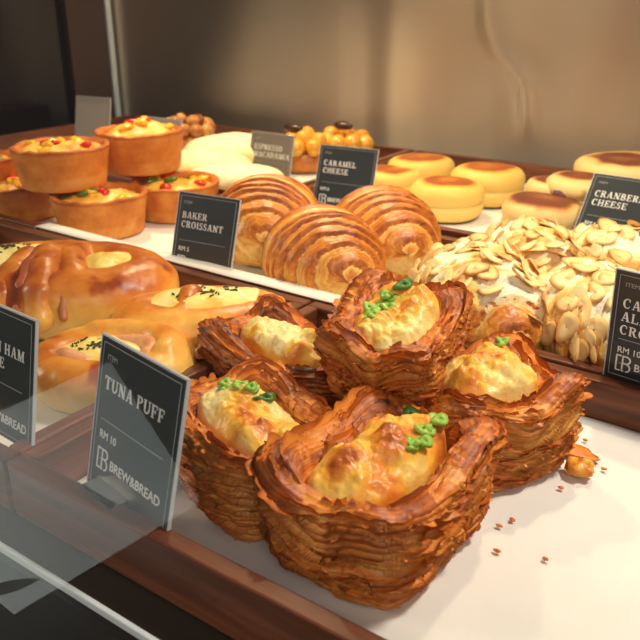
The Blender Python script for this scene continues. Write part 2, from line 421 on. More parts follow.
def puff(label, loc, rot, a=0.05, b=0.038, h=0.042, seed=1, N=16, corner=0.30, fill_h=0.016, fill_s=(0.74, 0.66), fz=0.72,
         low=(), flakes=120, scal=(), chunks=5, fill_b=0.1, wall=0.0125, bake0=0.40):
    rnd = np.random.RandomState(seed)
    root = thing('tuna_puff', label, 'pastry', loc, rot, 'tuna puffs')
    nt = 400
    ts = np.concatenate([np.linspace(-0.25, 0, 6)[:-1], np.linspace(0, 1, 96), np.linspace(1, 2.6, 50)[1:]])
    th = np.linspace(0, 2*PI, nt, endpoint=False)
    def wallpt(TH, T, lam=True):
        ct, st = np.cos(TH), np.sin(TH)
        sx, sy = sq(TH, 5.0)
        crn = np.abs(np.sin(2*np.arctan2(sy, sx)))**2.2       # 1 at the corners
        Hh = h*(1 + corner*(crn-0.35) + 0.09*vnoise(np.stack([ct*2.3, st*2.3, ct*0+seed], 1), seed))
        for (dang, amt, wd) in low:
            dd = np.abs((TH-dang+PI) % (2*PI)-PI); Hh = Hh*(1-amt*np.exp(-(dd/wd)**2))
        t = np.clip(T, 0, 1); ti = np.clip(T-1, 0, 1.6)
        bul = 0.86 + 0.12*np.sin(np.clip(t, 0, 1)*PI*0.5) + 0.03*t*t*crn
        bul = np.where(T < 0, 0.86*(1+T*3.6), bul)
        inset = np.where(ti > 0, wall*(1-np.cos(np.clip(ti/0.6, 0, 1)*PI))/2 + wall*0.5*np.clip((ti-0.6)/1.0, 0, 1), 0)
        zz = np.where(T < 0, 0, Hh*t)
        zz = zz + np.where(ti > 0, 0.12*wall*np.sin(np.clip(ti/0.6, 0, 1)*PI) - np.clip((ti-0.35)/1.25, 0, 1)**1.2*Hh*0.55, 0)
        A = a*bul - inset; B = b*bul - inset
        x = A*sx; y = B*sy
        wob = 0.0022*fbm(np.stack([x*55, y*55, zz*40], 1), seed+3) + 0.0007*fbm(np.stack([x*240, y*240, zz*240], 1), seed+4, 2)
        nl = np.sqrt((sx*b)**2+(sy*a)**2)
        n5x = np.sign(sx)*np.abs(sx)**4/a; n5y = np.sign(sy)*np.abs(sy)**4/b
        nn = np.sqrt(n5x**2+n5y**2)+1e-9; ox, oy = n5x/nn, n5y/nn
        L = T*N + 2.2*(1-crn)*np.sin(np.clip(T, 0, 1)*PI) + 1.0*fbm(np.stack([ct*2.0, st*2.0, T*1.5], 1), seed+5) + 0.35*vnoise(np.stack([x*220, y*220, T*2], 1), seed+6)
        fr = L - np.floor(L)
        saw = fr**1.6
        amp = (0.0016 + 0.0013*vnoise(np.stack([ct*4, st*4, np.floor(L)*1.7], 1), seed+7))*sstep(-0.05, 0.08, T)*(1-0.55*sstep(1.5, 2.2, T))
        # some layers stick out, some recede
        lay = (0.0013*vnoise(np.stack([ct*1.6, st*1.6, np.floor(L)*3.1], 1), seed+8) + 0.0026*vnoise(np.stack([ct*2.2, st*2.2, np.floor(L/2.6)*3.7], 1), seed+18))*sstep(0, 0.1, T)*(T < 1.3)
        d = wob + amp*saw*1.4 + lay
        inner = sstep(1.0, 1.5, T)
        x = x + ox*d*(1-inner); y = y + oy*d*(1-inner)
        zz = zz + inner*d*0.9
        bake = bake0 + 0.20*sstep(0.35, 1.0, saw) - 0.30*(1-sstep(0.0, 0.4, fr)) + 0.14*vnoise(np.stack([ct*2.2, st*2.2, np.floor(L/2.6)*3.7], 1), seed+18) + 0.16*vnoise(np.stack([ct*3, st*3, np.floor(L)*2.3], 1), seed+9) \
            + 0.18*sstep(0.75, 1.0, t)*crn + 0.10*inner*(T < 1.6) + 0.12*fbm(np.stack([x*30, y*30, zz*30], 1), seed+2) - 0.12*sstep(1.7, 2.4, T)
        return np.stack([x, y, np.maximum(zz, 0.0)], 1), bake, np.stack([ox, oy, ox*0], 1), Hh
    TH, TT = np.meshgrid(th, ts, indexing='ij')
    V, bake, o_, H_ = wallpt(TH.ravel(), TT.ravel())
    mb = MB()
    nv = len(ts)
    mb.add(V, gridfaces(nt, nv, cu=True), bake=bake)
    # bottom and inner floor
    for col in (0, nv-1):
        ring = V.reshape(nt, nv, 3)[:, col]
        c = ring.mean(0)
        VV = np.concatenate([ring, ring*0.5+c*0.5, ring*0.02+c*0.98])
        f = [(i, (i+1) % nt, nt+(i+1) % nt, nt+i) for i in range(nt)] + [(nt+i, nt+(i+1) % nt, 2*nt+(i+1) % nt, 2*nt+i) for i in range(nt)]
        f = np.array(f)
        mb.add(VV, f[:, ::-1] if col == 0 else f, bake=0.4)
    # thin lifted flakes along the layer edges
    for k in range(flakes):
        n = 40
        inn = rnd.rand() < 0.22
        t0 = rnd.uniform(1.05, 1.45) if inn else rnd.uniform(0.12, 1.02)
        th0 = rnd.uniform(0, 2*PI); dl = rnd.uniform(0.25, 1.1)
        u = np.linspace(0, 1, n)
        T = t0 + 0.03*vnoise(np.stack([u*3+k, u*0, u*0], 1), seed+k) + rnd.uniform(-0.05, 0.05)*u
        P, bk, on, _ = wallpt(th0+dl*u, T)
        wd = (0.0008+0.0028*rnd.rand()**2)*np.clip(np.sin(u*PI), 0, 1)**0.5*(1+0.5*vnoise(np.stack([u*9+k, u*0+3, u*0], 1), seed+k+50))
        up = rnd.uniform(-0.25, 0.9)
        if inn: on = np.stack([on[:, 0]*0.3, on[:, 1]*0.3, np.ones(n)], 1); up = 0.2
        wav = 0.0008*vnoise(np.stack([u*7+k*3, u*0, u*0+5], 1), seed+k+9)
        A = P - on*0.0006
        Bm = P + on*(wd*0.55)[:, None] + np.array([0, 0, 1])*(wd*0.2*up+wav)[:, None]
        Cm = P + on*wd[:, None] + np.array([0, 0, 1])*(wd*up*0.8+wav*1.8)[:, None]
        VV = np.stack([A, Bm, Cm], 1).reshape(-1, 3)
        bb = rnd.uniform(-0.25, 0.2)
        BK = np.stack([bk*0+bake0+bb-0.05, bk*0+bake0+bb+0.05, bk*0+bake0+bb+0.25], 1).ravel()
        mb.add(VV, gridfaces(n, 3), bake=BK)
    mb.build('crust', M['crust'], root)
    # filling mound
    nr, na = 70, 150
    rr = np.linspace(0.004, 1, nr); aa = np.linspace(0, 2*PI, na, endpoint=False)
    R, Aa = np.meshgrid(rr, aa, indexing='ij'); R = R.ravel(); Aa = Aa.ravel()
    sx, sy = sq(Aa, 3.0)
    fa, fb = a*fill_s[0], b*fill_s[1]
    x = fa*R*sx; y = fb*R*sy
    wob = 1+0.10*vnoise(np.stack([np.cos(Aa)*1.7, np.sin(Aa)*1.7, Aa*0], 1), seed+30)*R
    x *= wob; y *= wob
    z0 = h*fz
    z = z0 + fill_h*(1-R**3.6)**0.7*(0.85+0.15*vnoise(np.stack([x*40, y*40, x*0], 1), seed+29)) - 0.012*sstep(0.88, 1.0, R)
    brown = np.zeros_like(x)
    z += 0.0034*fbm(np.stack([x*75, y*75, x*0], 1), seed+31, 4) + 0.0013*fbm(np.stack([x*260, y*260, x*0], 1), seed+32, 2)
    big = np.zeros_like(x); small = np.zeros_like(x)
    for k in range(chunks):
        px, py = rnd.uniform(-0.72, 0.72)*fa, rnd.uniform(-0.65, 0.65)*fb
        sr = rnd.uniform(0.0065, 0.010)
        g_ = np.exp(-(((x-px)**2+(y-py)**2)/sr**2)**1.6)
        big = np.maximum(big, g_*rnd.uniform(0.7, 1.1))
        brown = np.maximum(brown, g_*rnd.uniform(0.5, 0.9))
    for k in range(70):
        px, py = rnd.uniform(-0.95, 0.95)*fa, rnd.uniform(-0.95, 0.95)*fb
        sr = rnd.uniform(0.0018, 0.0038)
        small = np.maximum(small, np.exp(-(((x-px)**2+(y-py)**2)/sr**2)**1.4)*sr/0.0038)
    z += 0.0040*big + 0.0021*small
    bake = 0.12 + fill_b + 0.42*sstep(0.0, 0.5, fbm(np.stack([x*55, y*55, x*0+9], 1), seed+33)) + 0.2*fbm(np.stack([x*25, y*25, x*0+2], 1), seed+34) + brown*0.5 + 0.05*R
    V = np.stack([x, y, z], 1)
    fo = mesh_np('filling', V, gridfaces(nr, na, cv=True), M['tunafill'], root, {'bake': bake})
    # scallion rings and leaves lying on the filling
    for (u, v_, sc, dark) in scal:
        px, py = u*fa, v_*fb
        i = np.argmin((x-px)**2+(y-py)**2)
        mbs = MB(); q = 14
        for j in range(1 if dark else 2):
            ang = rnd.uniform(0, PI)
            ph = np.linspace(0, 2*PI, q, endpoint=False)
            r0, r1 = 0.0031*sc, 0.0009*sc
            off = np.array([rnd.uniform(-0.004, 0.004), rnd.uniform(-0.004, 0.004), 0])*(j > 0)
            el = 1.9 if dark else 1.25
            ring = []
            for (rv, zz) in ((r0, 0), (r0*1.05, 0.0018*sc), (r1, 0.002*sc), (r1*0.9, 0)):
                lx, ly = rv*el*np.cos(ph), rv*np.sin(ph)
                ring.append(np.stack([lx*math.cos(ang)-ly*math.sin(ang), lx*math.sin(ang)+ly*math.cos(ang), zz+0.0008*np.sin(ph*2+j)], 1))
            VV = np.concatenate(ring)+np.array([px, py, z[i]-0.0004+0.0012*j])+off
            mbs.add(VV, gridfaces(4, q, True, True), bake=(0.85 if dark else 0.25)+0.2*rnd.rand())
        mbs.build('scallion', M['scallion'], fo)
    return root

P1 = puff('tuna puff at the very front, square with a deep layered front face and yellow cheese', (-0.1385, 0.243, 0), (0, 0, rad(88)),
          a=0.048, b=0.0365, h=0.042, seed=11, fill_s=(0.80, 0.58), fz=0.76, low=((PI, 0.06, 0.5),), chunks=5, corner=0.14, fill_b=0.22,
          scal=((0.25, -0.55, 1.0, 0), (0.48, -0.5, 1.0, 0), (0.05, -0.6, 0.9, 0), (0.8, 0.2, 1.2, 1), (0.72, -0.45, 1.1, 0)))
P2 = puff('tuna puff right beside the TUNA PUFF card, green scallion at its left end', at(253, 440, 0.025).to_tuple()[:2]+(0,), (0, 0, rad(-22)),
          a=0.045, b=0.034, h=0.037, seed=23, fill_s=(0.86, 0.58), fz=0.76, chunks=6, corner=0.16, fill_b=0.05,
          scal=((-0.7, 0.35, 1.1, 1), (-0.5, 0.2, 1.0, 0), (-0.3, 0.35, 0.9, 0), (-0.15, 0.5, 0.9, 1), (-0.6, -0.1, 0.9, 0)))
P3 = puff('dark squashed tuna puff in shade behind, under the topmost puff', at(288, 366, 0.018).to_tuple()[:2]+(0,), (0, rad(4), rad(-8)),
          a=0.050, b=0.033, h=0.032, seed=37, fill_s=(0.8, 0.56), fz=0.8, chunks=3, bake0=0.56, corner=0.3, scal=((0.5, 0.2, 1, 1),))  # bake0 raised: shade under the topmost puff painted into the crust
P4 = puff('topmost tuna puff, resting on top of the other puffs', at(396, 334, 0.058).to_tuple()[:2]+(0.036,), (rad(4), rad(-13), rad(98)),
          a=0.034, b=0.030, h=0.034, seed=41, fill_s=(0.86, 0.72), fz=0.78, fill_h=0.016, chunks=6, bake0=0.44, corner=0.2, fill_b=0.12,
          scal=((-0.1, 0.5, 1, 0), (0.1, 0.4, 1, 0), (0.3, 0.3, 0.9, 0), (0.5, 0.1, 1, 1), (-0.3, 0.5, 0.9, 0)))
P5 = puff('tuna puff at right, with ragged flaky edge and browned cheese lump', at(486, 386, 0.040).to_tuple()[:2]+(0,), (0, 0, rad(62)),
          a=0.039, b=0.034, h=0.042, seed=59, fill_s=(0.72, 0.62), fz=0.92, fill_h=0.018, chunks=5, corner=0.26, scal=((0.5, 0.4, 0.9, 0),), fill_b=0.2)

# ------------------------------------------------------------------ crumbs on the paper
def crumb(label, loc, sx, sy, sz, seed, mat, name='pastry_crumb', group=None, bake=0.45):
    n, m_ = 18, 12
    a_, b_ = np.meshgrid(np.linspace(0, 2*PI, n, endpoint=False), np.linspace(0.05, PI-0.05, m_), indexing='ij')
    a_ = a_.ravel(); b_ = b_.ravel()
    D = np.stack([np.cos(a_)*np.sin(b_), np.sin(a_)*np.sin(b_), np.cos(b_)], 1)
    k = 1+0.35*vnoise(D*2.2, seed)+0.15*vnoise(D*5, seed+1)
    V = D*k[:, None]*np.array([sx, sy, sz])
    V[:, 2] -= V[:, 2].min()
    o = mesh_np(name, V, gridfaces(n, m_, cu=True), mat, None, {'bake': bake+0.3*vnoise(D*3, seed+2)})
    o.location = loc
    return tag(o, label, 'crumb', group)
crumb('browned lump of fallen filling on the paper right of the puffs', at(580, 475), 0.0068, 0.0058, 0.0045, 5, M['tunafill'], 'filling_lump', bake=0.72)
crumb('thin orange flake on the paper behind the fallen filling lump', at(570, 452), 0.012, 0.006, 0.0012, 8, M['crust'], 'pastry_flake')
for i, (px, py) in enumerate(((499, 527), (497, 552), (512, 521), (548, 470), (561, 489), (585, 441), (545, 560), (604, 470))):
    crumb('tiny golden crumb on the white paper beside the front puffs', at(px, py), 0.0014, 0.0010, 0.0006, 20+i, M['crust'], group='tiny crumbs on the paper')

# ------------------------------------------------------------------ croissants
def croissant_mesh(Lh, R0, seed, curve=0.25, wraps=6, skew=0.6, stri=4.0, flat=0.86, top=0.0):
    ns, na = 420, 150
    s = np.linspace(-1, 1, ns); ph = np.linspace(0, 2*PI, na, endpoint=False)
    Sg, Ph = np.meshgrid(s, ph, indexing='ij'); Sg = Sg.ravel(); Ph = Ph.ravel()
    D = np.stack([Sg*2, np.cos(Ph)*1.2, np.sin(Ph)*1.2], 1)
    L = np.abs(Sg)*wraps + skew*np.sin(Ph*1.0+0.6)*np.sign(Sg)*0.5 + 0.18*fbm(D*1.6, seed)
    L = np.maximum(L, 0)
    fr = L-np.floor(L)
    R = R0*np.clip(1-0.80*np.abs(Sg)**2.1, 0.03, 1)**0.72
    end = np.sqrt(np.clip(1-np.abs(Sg)**14, 0, 1))
    R = R*(0.18+0.82*end) if False else R*np.maximum(end, 0.05)
    # each wrap swells then ends in a step down to the next wrap
    step = 0.0054*(0.55+0.45*np.abs(Sg))*(fr**0.8*(1-sstep(0.93, 1.0, fr))-0.45)*sstep(0.0, 0.3, L)
    st = L*stri + 0.7*fbm(D*np.array([3, 5, 5]), seed+3)
    sf = st-np.floor(st)
    ridge = 0.0010*(0.6+0.6*vnoise(np.stack([np.floor(st)*1.3, np.cos(Ph), np.sin(Ph)], 1), seed+4))*np.sin(sf*PI)**0.8
    wob = 0.0016*fbm(D*2.4, seed+6)
    ridge = ridge + 0.00025*np.sin((L*22+2.0*fbm(D*np.array([2, 4, 4]), seed+11))*2*PI)
    r = R + (step+ridge+wob)*np.clip(R/R0*1.6, 0.15, 1)
    x = Lh*Sg
    y = r*np.cos(Ph) + curve*Lh*Sg**2*0.5
    z = r*np.sin(Ph)*flat
    z = np.where(z < -0.62*R0*flat, -0.62*R0*flat + 0.15*(z+0.62*R0*flat), z)
    up = np.sin(Ph)
    lines = sstep(0.55, 0.95, sf)
    fine = np.sin((L*22+2.0*fbm(D*np.array([2, 4, 4]), seed+11))*2*PI)
    bake = 0.36 + 0.17*fine*vnoise(D*3+5, seed+12) + 0.22*sstep(-0.2, 1.0, up) + 0.10*sstep(0.3, 0.9, fr) - 0.42*(1-sstep(0.0, 0.25, fr)) + 0.14*sstep(0.7, 0.97, fr)*(L > 0.5) - 0.17*lines + 0.18*fbm(D*2.2, seed+8) \
        + 0.14*vnoise(np.stack([np.floor(st)*2.1, np.cos(Ph)*1.5, np.sin(Ph)*1.5], 1), seed+9) - 0.22*sstep(-0.1, -0.7, up)
    V = np.stack([x, y, z], 1)
    V[:, 2] -= V[:, 2].min()
    faces = gridfaces(ns, na, cv=True)
    caps = []
    V = np.concatenate([V, V[:na].mean(0)[None], V[-na:].mean(0)[None]])
    i0, i1 = ns*na, ns*na+1
    bake = np.concatenate([bake, [0.6, 0.6]])
    # degenerate quads close the ends
    c0 = np.array([[i0, (j+1) % na, j, j] for j in range(na)])[:, :3]
    c1 = np.array([[i1, (ns-1)*na+j, (ns-1)*na+(j+1) % na, 0] for j in range(na)])[:, :3]
    return V, faces, (c0, c1), bake

def mesh_mixed(name, V, quads, tris, mat, parent, attrs):
    me = bpy.data.meshes.new(name)
    nq = len(quads); nt_ = sum(len(t_) for t_ in tris)
    me.vertices.add(len(V)); me.vertices.foreach_set('co', np.asarray(V, dtype=np.float32).ravel())
    idx = np.concatenate([quads.ravel()]+[t_.ravel() for t_ in tris]).astype(np.int32)
    me.loops.add(len(idx)); me.loops.foreach_set('vertex_index', idx)
    me.polygons.add(nq+nt_)
    me.polygons.foreach_set('loop_start', np.concatenate([np.arange(nq)*4, nq*4+np.arange(nt_)*3]).astype(np.int32))
    me.update(calc_edges=True); me.validate()
    me.polygons.foreach_set('use_smooth', [True]*len(me.polygons))
    for k, v in attrs.items():
        a = me.attributes.new(k, 'FLOAT', 'POINT'); a.data.foreach_set('value', np.asarray(v, dtype=np.float32))
    o = bpy.data.objects.new(name, me); COL.objects.link(o)
    me.materials.append(mat)
    if parent: o.parent = parent
    return o

def croissant(label, loc, rot, Lh=0.07, R0=0.042, seed=1, **kw):
    V, q, tr_, bk = croissant_mesh(Lh, R0, seed, **kw)
    o = mesh_mixed('croissant', V, q, tr_, M['croissant'], None, {'bake': bk})
    o.location = loc; o.rotation_euler = rot
    return tag(o, label, 'croissant', 'plain croissants')

croissant('plain croissant at left of the three, behind the others, beside the bright loaf', at(266, 215, 0.035).to_tuple()[:2]+(0,), (0, 0, rad(-62)), 0.060, 0.047, 3)
croissant('plain croissant in the middle, closest to the glass', at(322, 248, 0.035).to_tuple()[:2]+(0,), (0, 0, rad(-42)), 0.056, 0.045, 7)
croissant('plain croissant at right of the three, partly behind the middle one', at(382, 226, 0.035).to_tuple()[:2]+(0,), (0, 0, rad(-45)), 0.056, 0.046, 12)

# almond croissants
flake_meshes = []
def make_flake(seed, L_, W_):
    n = 14
    ph = np.linspace(0, 2*PI, n, endpoint=False)
    r = 1+0.08*np.cos(ph)
    ox, oy = L_*np.cos(ph)*r, W_*np.sin(ph)*(1-0.28*np.cos(ph))
    cz = lambda x, y: 12.0*x*x*(0.4+0.3*(seed % 3)) - 14*y*y
    V = []; A = []
    for (k, dz) in ((0.05, 0.0), (0.6, 0.0), (1.0, 0.0002), (1.0, 0.0008), (0.6, 0.0011), (0.05, 0.0011)):
        V.append(np.stack([ox*k, oy*k, cz(ox*k, oy*k)+dz], 1)); A.append(np.full(n, 0.6 if k == 1 else 0.2))
    V = np.concatenate(V); A = np.concatenate(A)
    q = gridfaces(6, n, cv=True)
    t0 = np.array([[0, j+1, j] for j in range(1, n-1)]); t1 = np.array([[5*n, 5*n+j, 5*n+j+1] for j in range(1, n-1)])
    o = mesh_mixed('almond_flake', V, q, (t0, t1), M['almond'], None, {'bake': A+0.12*(seed % 4)})
    me = o.data
    bpy.data.objects.remove(o)
    return me
for k in range(6):
    flake_meshes.append(make_flake(k, 0.0085+0.0012*(k % 3), 0.0058+0.0006*(k % 2)))

def almond_croissant(label, loc, rot, Lh, R0, seed, nfl=95, **kw):
    rnd = np.random.RandomState(seed+100)
    root = thing('almond_croissant', label, 'croissant', loc, rot, 'almond croissants')
    V, q, tr_, bk = croissant_mesh(Lh, R0, seed, **kw)
    mesh_mixed('croissant_body', V, q, tr_, M['croissant'], root, {'bake': bk})
    # almond cream cap: the body surface pushed out, kept on the upper part
    ns, na = 420, 150
    G = V[:ns*na].reshape(ns, na, 3)
    ph = np.linspace(0, 2*PI, na, endpoint=False)
    js = [j for j in range(na) if rad(-8) < ph[j] < rad(188) or ph[j] > rad(352)]
    js = sorted(js, key=lambda j: ph[j] if ph[j] < rad(200) else ph[j]-2*PI)
    sub = G[26:394:2][:, js]
    n0, n1 = sub.shape[:2]
    cen = G[26:394:2].mean(1)[:, None, :]
    d = sub-cen; d = d/np.linalg.norm(d, axis=2, keepdims=True)
    P = sub.reshape(-1, 3); dd = d.reshape(-1, 3)
    jj = np.tile(np.arange(n1), n0)/(n1-1); ii = np.repeat(np.arange(n0), n1)/(n0-1)
    edge = np.minimum(np.minimum(jj, 1-jj)*6, np.minimum(ii, 1-ii)*8) + 0.5*fbm(P*60, seed+40)
    th_ = 0.0028*sstep(0.15, 0.7, edge) - 0.0025*(1-sstep(0.0, 0.2, edge)) + 0.0022*fbm(P*95, seed+41, 4)*sstep(0.2, 0.6, edge)
    C = P + dd*th_[:, None]
    bake = 0.66 - 0.50*sstep(-0.1, 0.5, fbm(P*38, seed+42)+0.75*(dd[:, 2]-0.55)) + 0.32*(1-sstep(0.1, 0.6, edge)) + 0.15*fbm(P*120, seed+44)
    mesh_np('almond_cream', C, gridfaces(n0, n1), M['almondcream'], root, {'bake': bake})
    Cg = C.reshape(n0, n1, 3); Dg = d
    pts = []
    tries = 0
    while len(pts) < nfl and tries < 4000:
        tries += 1
        i = rnd.randint(3, n0-3); j = rnd.randint(2, n1-2)
        p = Cg[i, j]
        if all(np.linalg.norm(p-q_) > 0.0062 for q_ in pts):
            pts.append(p)
            nrm = Vector(Dg[i, j]) + Vector(rnd.normal(0, 0.17, 3))
            nrm.normalize()
            rq = nrm.to_track_quat('Z', 'Y') @ Euler((0, 0, rnd.uniform(0, 2*PI))).to_quaternion()
            fo = bpy.data.objects.new('almond_flake', flake_meshes[rnd.randint(6)])
            COL.objects.link(fo); fo.parent = root
            sc = rnd.uniform(0.8, 1.15)
            fo.matrix_local = Matrix.Translation(Vector(p)+nrm*0.0008) @ rq.to_matrix().to_4x4() @ Matrix.Scale(sc, 4)
    return root

almond_croissant('large sugared almond croissant in front, right behind the topmost tuna puff', at(478, 294, 0.032).to_tuple()[:2]+(0,), (0, 0, rad(-52)), 0.064, 0.041, 21, 80)
almond_croissant('almond croissant behind the largest one, its layered tip showing at lower right', at(530, 258, 0.03).to_tuple()[:2]+(0,), (0, 0, rad(-62)), 0.056, 0.036, 29, 70)
almond_croissant('almond croissant partly behind the dark card at the right edge', at(608, 322, 0.03).to_tuple()[:2]+(0,), (0, 0, rad(-30)), 0.064, 0.041, 35, 80)
almond_croissant('almond croissant at far right, below the CRANBERRY card', at(628, 264, 0.025).to_tuple()[:2]+(0,), (0, 0, rad(-10)), 0.058, 0.034, 43, 70)

# ------------------------------------------------------------------ remeshed soft dough
def blob_mesh(balls, voxel, smooth_it=6):
    """union of balls (x, y, z, r, flatten) as one smooth surface; returns verts, faces"""
    bm = bmesh.new()
    for (x, y, z, r, fl) in balls:
        bmesh.ops.create_icosphere(bm, subdivisions=3, radius=r, matrix=Matrix.Translation((x, y, z)) @ Matrix.Diagonal((1, 1, fl, 1)))
    me = bpy.data.meshes.new('tmp'); bm.to_mesh(me); bm.free()
    o = bpy.data.objects.new('tmp', me); COL.objects.link(o)
    m = o.modifiers.new('r', 'REMESH'); m.mode = 'VOXEL'; m.voxel_size = voxel; m.adaptivity = 0
    s = o.modifiers.new('s', 'SMOOTH'); s.iterations = smooth_it; s.factor = 0.5
    dg = bpy.context.evaluated_depsgraph_get()
    ev = bpy.data.meshes.new_from_object(o.evaluated_get(dg))
    n = len(ev.vertices); co = np.empty(n*3, dtype=np.float32); ev.vertices.foreach_get('co', co)
    no = np.empty(n*3, dtype=np.float32); ev.vertices.foreach_get('normal', no)
    fc = [tuple(p.vertices) for p in ev.polygons]
    bpy.data.objects.remove(o); bpy.data.meshes.remove(me); bpy.data.meshes.remove(ev)
    return co.reshape(-1, 3).astype(float), no.reshape(-1, 3).astype(float), fc

def tube_balls(pts, radii, fl=1.0, step=0.004):
    out = []
    for (p, q, r0, r1) in zip(pts[:-1], pts[1:], radii[:-1], radii[1:]):
        p = np.array(p, float); q = np.array(q, float)
        n = max(1, int(np.linalg.norm(q-p)/step))
        for k in range(n):
            u = k/n
            c = p*(1-u)+q*u
            out.append((c[0], c[1], c[2], r0*(1-u)+r1*u, fl))
    c = pts[-1]; out.append((c[0], c[1], c[2], radii[-1], fl))
    return out

def dough(name, balls, mat, parent, seed, voxel=0.0016, bake=(0.2, 0.35), amp=0.0008, floor=True, ns=28, extra=None, sm=6, lumps=0.0018):
    V, N_, fc = blob_mesh(balls, voxel, sm)
    d = amp*fbm(V*70, seed)
    V = V + N_*(d+lumps*fbm(V*32, seed+7))[:, None]
    zmin, zmax = V[:, 2].min(), V[:, 2].max()
    if floor: V[:, 2] = np.maximum(V[:, 2], 0.0)
    hz = (V[:, 2]-zmin)/(zmax-zmin)
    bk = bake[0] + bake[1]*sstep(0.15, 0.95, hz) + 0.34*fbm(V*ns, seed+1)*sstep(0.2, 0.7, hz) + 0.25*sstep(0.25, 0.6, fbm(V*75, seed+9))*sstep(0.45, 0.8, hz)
    if extra is not None: bk = bk + extra(V)
    return mesh_np(name, V, fc, mat, parent, {'bake': bk})

def ring_pts(a, b, z, n=28, a0=0, a1=2*PI, zw=0.0):
    return [(a*math.cos(t_), b*math.sin(t_), z+zw*math.sin(2*t_)) for t_ in np.linspace(a0, a1, n)]

def mound(name, a, b, z0, h, seed, mat, parent, off=(0, 0), bake=0.2, lump=0.002, rot=0):
    nr, na = 36, 70
    R, A = np.meshgrid(np.linspace(0.01, 1, nr), np.linspace(0, 2*PI, na, endpoint=False), indexing='ij')
    R = R.ravel(); A = A.ravel()
    k = 1+0.12*vnoise(np.stack([np.cos(A)*1.5, np.sin(A)*1.5, A*0], 1), seed)
    x, y = a*R*np.cos(A)*k, b*R*np.sin(A)*k
    x, y = x*math.cos(rot)-y*math.sin(rot)+off[0], x*math.sin(rot)+y*math.cos(rot)+off[1]
    z = z0+h*(1-R**2.4) + lump*fbm(np.stack([x*80, y*80, x*0], 1), seed+1, 4)
    bk = bake+0.38*fbm(np.stack([x*50, y*50, x*0+3], 1), seed+2)+0.10*R**3
    o = mesh_np(name, np.stack([x, y, z], 1), gridfaces(nr, na, cv=True), mat, parent, {'bake': bk})
    return o, np.stack([x, y, z], 1)

def herbs(P, n, seed, parent):
    rnd = np.random.RandomState(seed); mb = MB()
    for k in range(n):
        p = P[rnd.randint(len(P)//2)]
        L_ = rnd.uniform(0.0007, 0.0019); a_ = rnd.uniform(0, PI); w_ = 0.00045
        dx, dy = math.cos(a_), math.sin(a_)
        for zz in (0.0005,):
            V = [(p[0]+sx*dx*L_-sy*dy*w_, p[1]+sx*dy*L_+sy*dx*w_, p[2]+z_+0.0002) for z_ in (-0.0004, 0.0006) for (sx, sy) in ((-1, -1), (1, -1), (1, 1), (-1, 1))]
            mb.add(V, [(0, 3, 2, 1), (4, 5, 6, 7), (0, 1, 5, 4), (1, 2, 6, 5), (2, 3, 7, 6), (3, 0, 4, 7)])
    o = mb.build('herb_flecks', M['herb'], parent, smooth=False)
    o['kind'] = 'stuff'
    return o

RX = YAW      # the image-right direction
# big knotted bun at the left
b1 = thing('ham_cheese_bun', 'large knotted ham and cheese bun at far left, behind the card ending in HAM', 'bun', at(56, 279, 0.03).to_tuple()[:2]+(0,), (0, 0, RX-rad(4)), 'ham and cheese buns')
balls = tube_balls(ring_pts(0.064, 0.034, 0.024), [0.0235]*28)
balls += tube_balls([(0.030, -0.040, 0.026), (0.022, -0.022, 0.040), (0.012, 0.0, 0.043), (0.008, 0.026, 0.038)], [0.013, 0.012, 0.012, 0.012])
balls += tube_balls([(0.004, -0.044, 0.026), (-0.004, -0.026, 0.040), (-0.006, 0.0, 0.042), (-0.002, 0.024, 0.038)], [0.012, 0.012, 0.011, 0.011])
dough('bread', balls, M['bread'], b1, 5, bake=(0.22, 0.42), extra=lambda V: 0.35*np.exp(-((V[:, 0]+0.006)/0.006)**2)*(V[:, 2] > 0.03)*(V[:, 1] < 0.01))
ch_, p_ = mound('cheese', 0.042, 0.025, 0.043, 0.010, 8, M['cheese'], b1, (-0.034, 0.002), bake=0.30, lump=0.0035); herbs(p_, 46, 3, ch_)
ch_, p_ = mound('cheese', 0.026, 0.022, 0.041, 0.008, 9, M['cheese'], b1, (0.040, 0.004), bake=0.36, lump=0.003)
for nm_, mt_, x0_, dx_, rr_, dz_, bk_ in (('dough_fold', 'bread', 0.010, -0.010, 0.0125, 0.0, 0.36), ('dough_fold', 'bread', -0.020, 0.004, 0.0115, -0.002, 0.32),
                                     ('ham_strip', 'ham', -0.004, -0.002, 0.0052, 0.0055, 0.85), ('ham_strip', 'ham', 0.026, -0.012, 0.005, 0.0025, 0.8)):
    pts_ = [(x0_, -0.056, 0.022+dz_), (x0_+dx_*0.3, -0.044, 0.036+dz_), (x0_+dx_*0.6, -0.025, 0.044+dz_), (x0_+dx_, -0.004, 0.046+dz_), (x0_+dx_*0.9, 0.016, 0.041+dz_)]
    dough(nm_, tube_balls(pts_, [rr_*0.75, rr_, rr_, rr_, rr_*0.8], 0.92, 0.002), M[mt_], b1, 31, voxel=0.0011, bake=(bk_, 0.3), floor=False, amp=0.0010, sm=4)
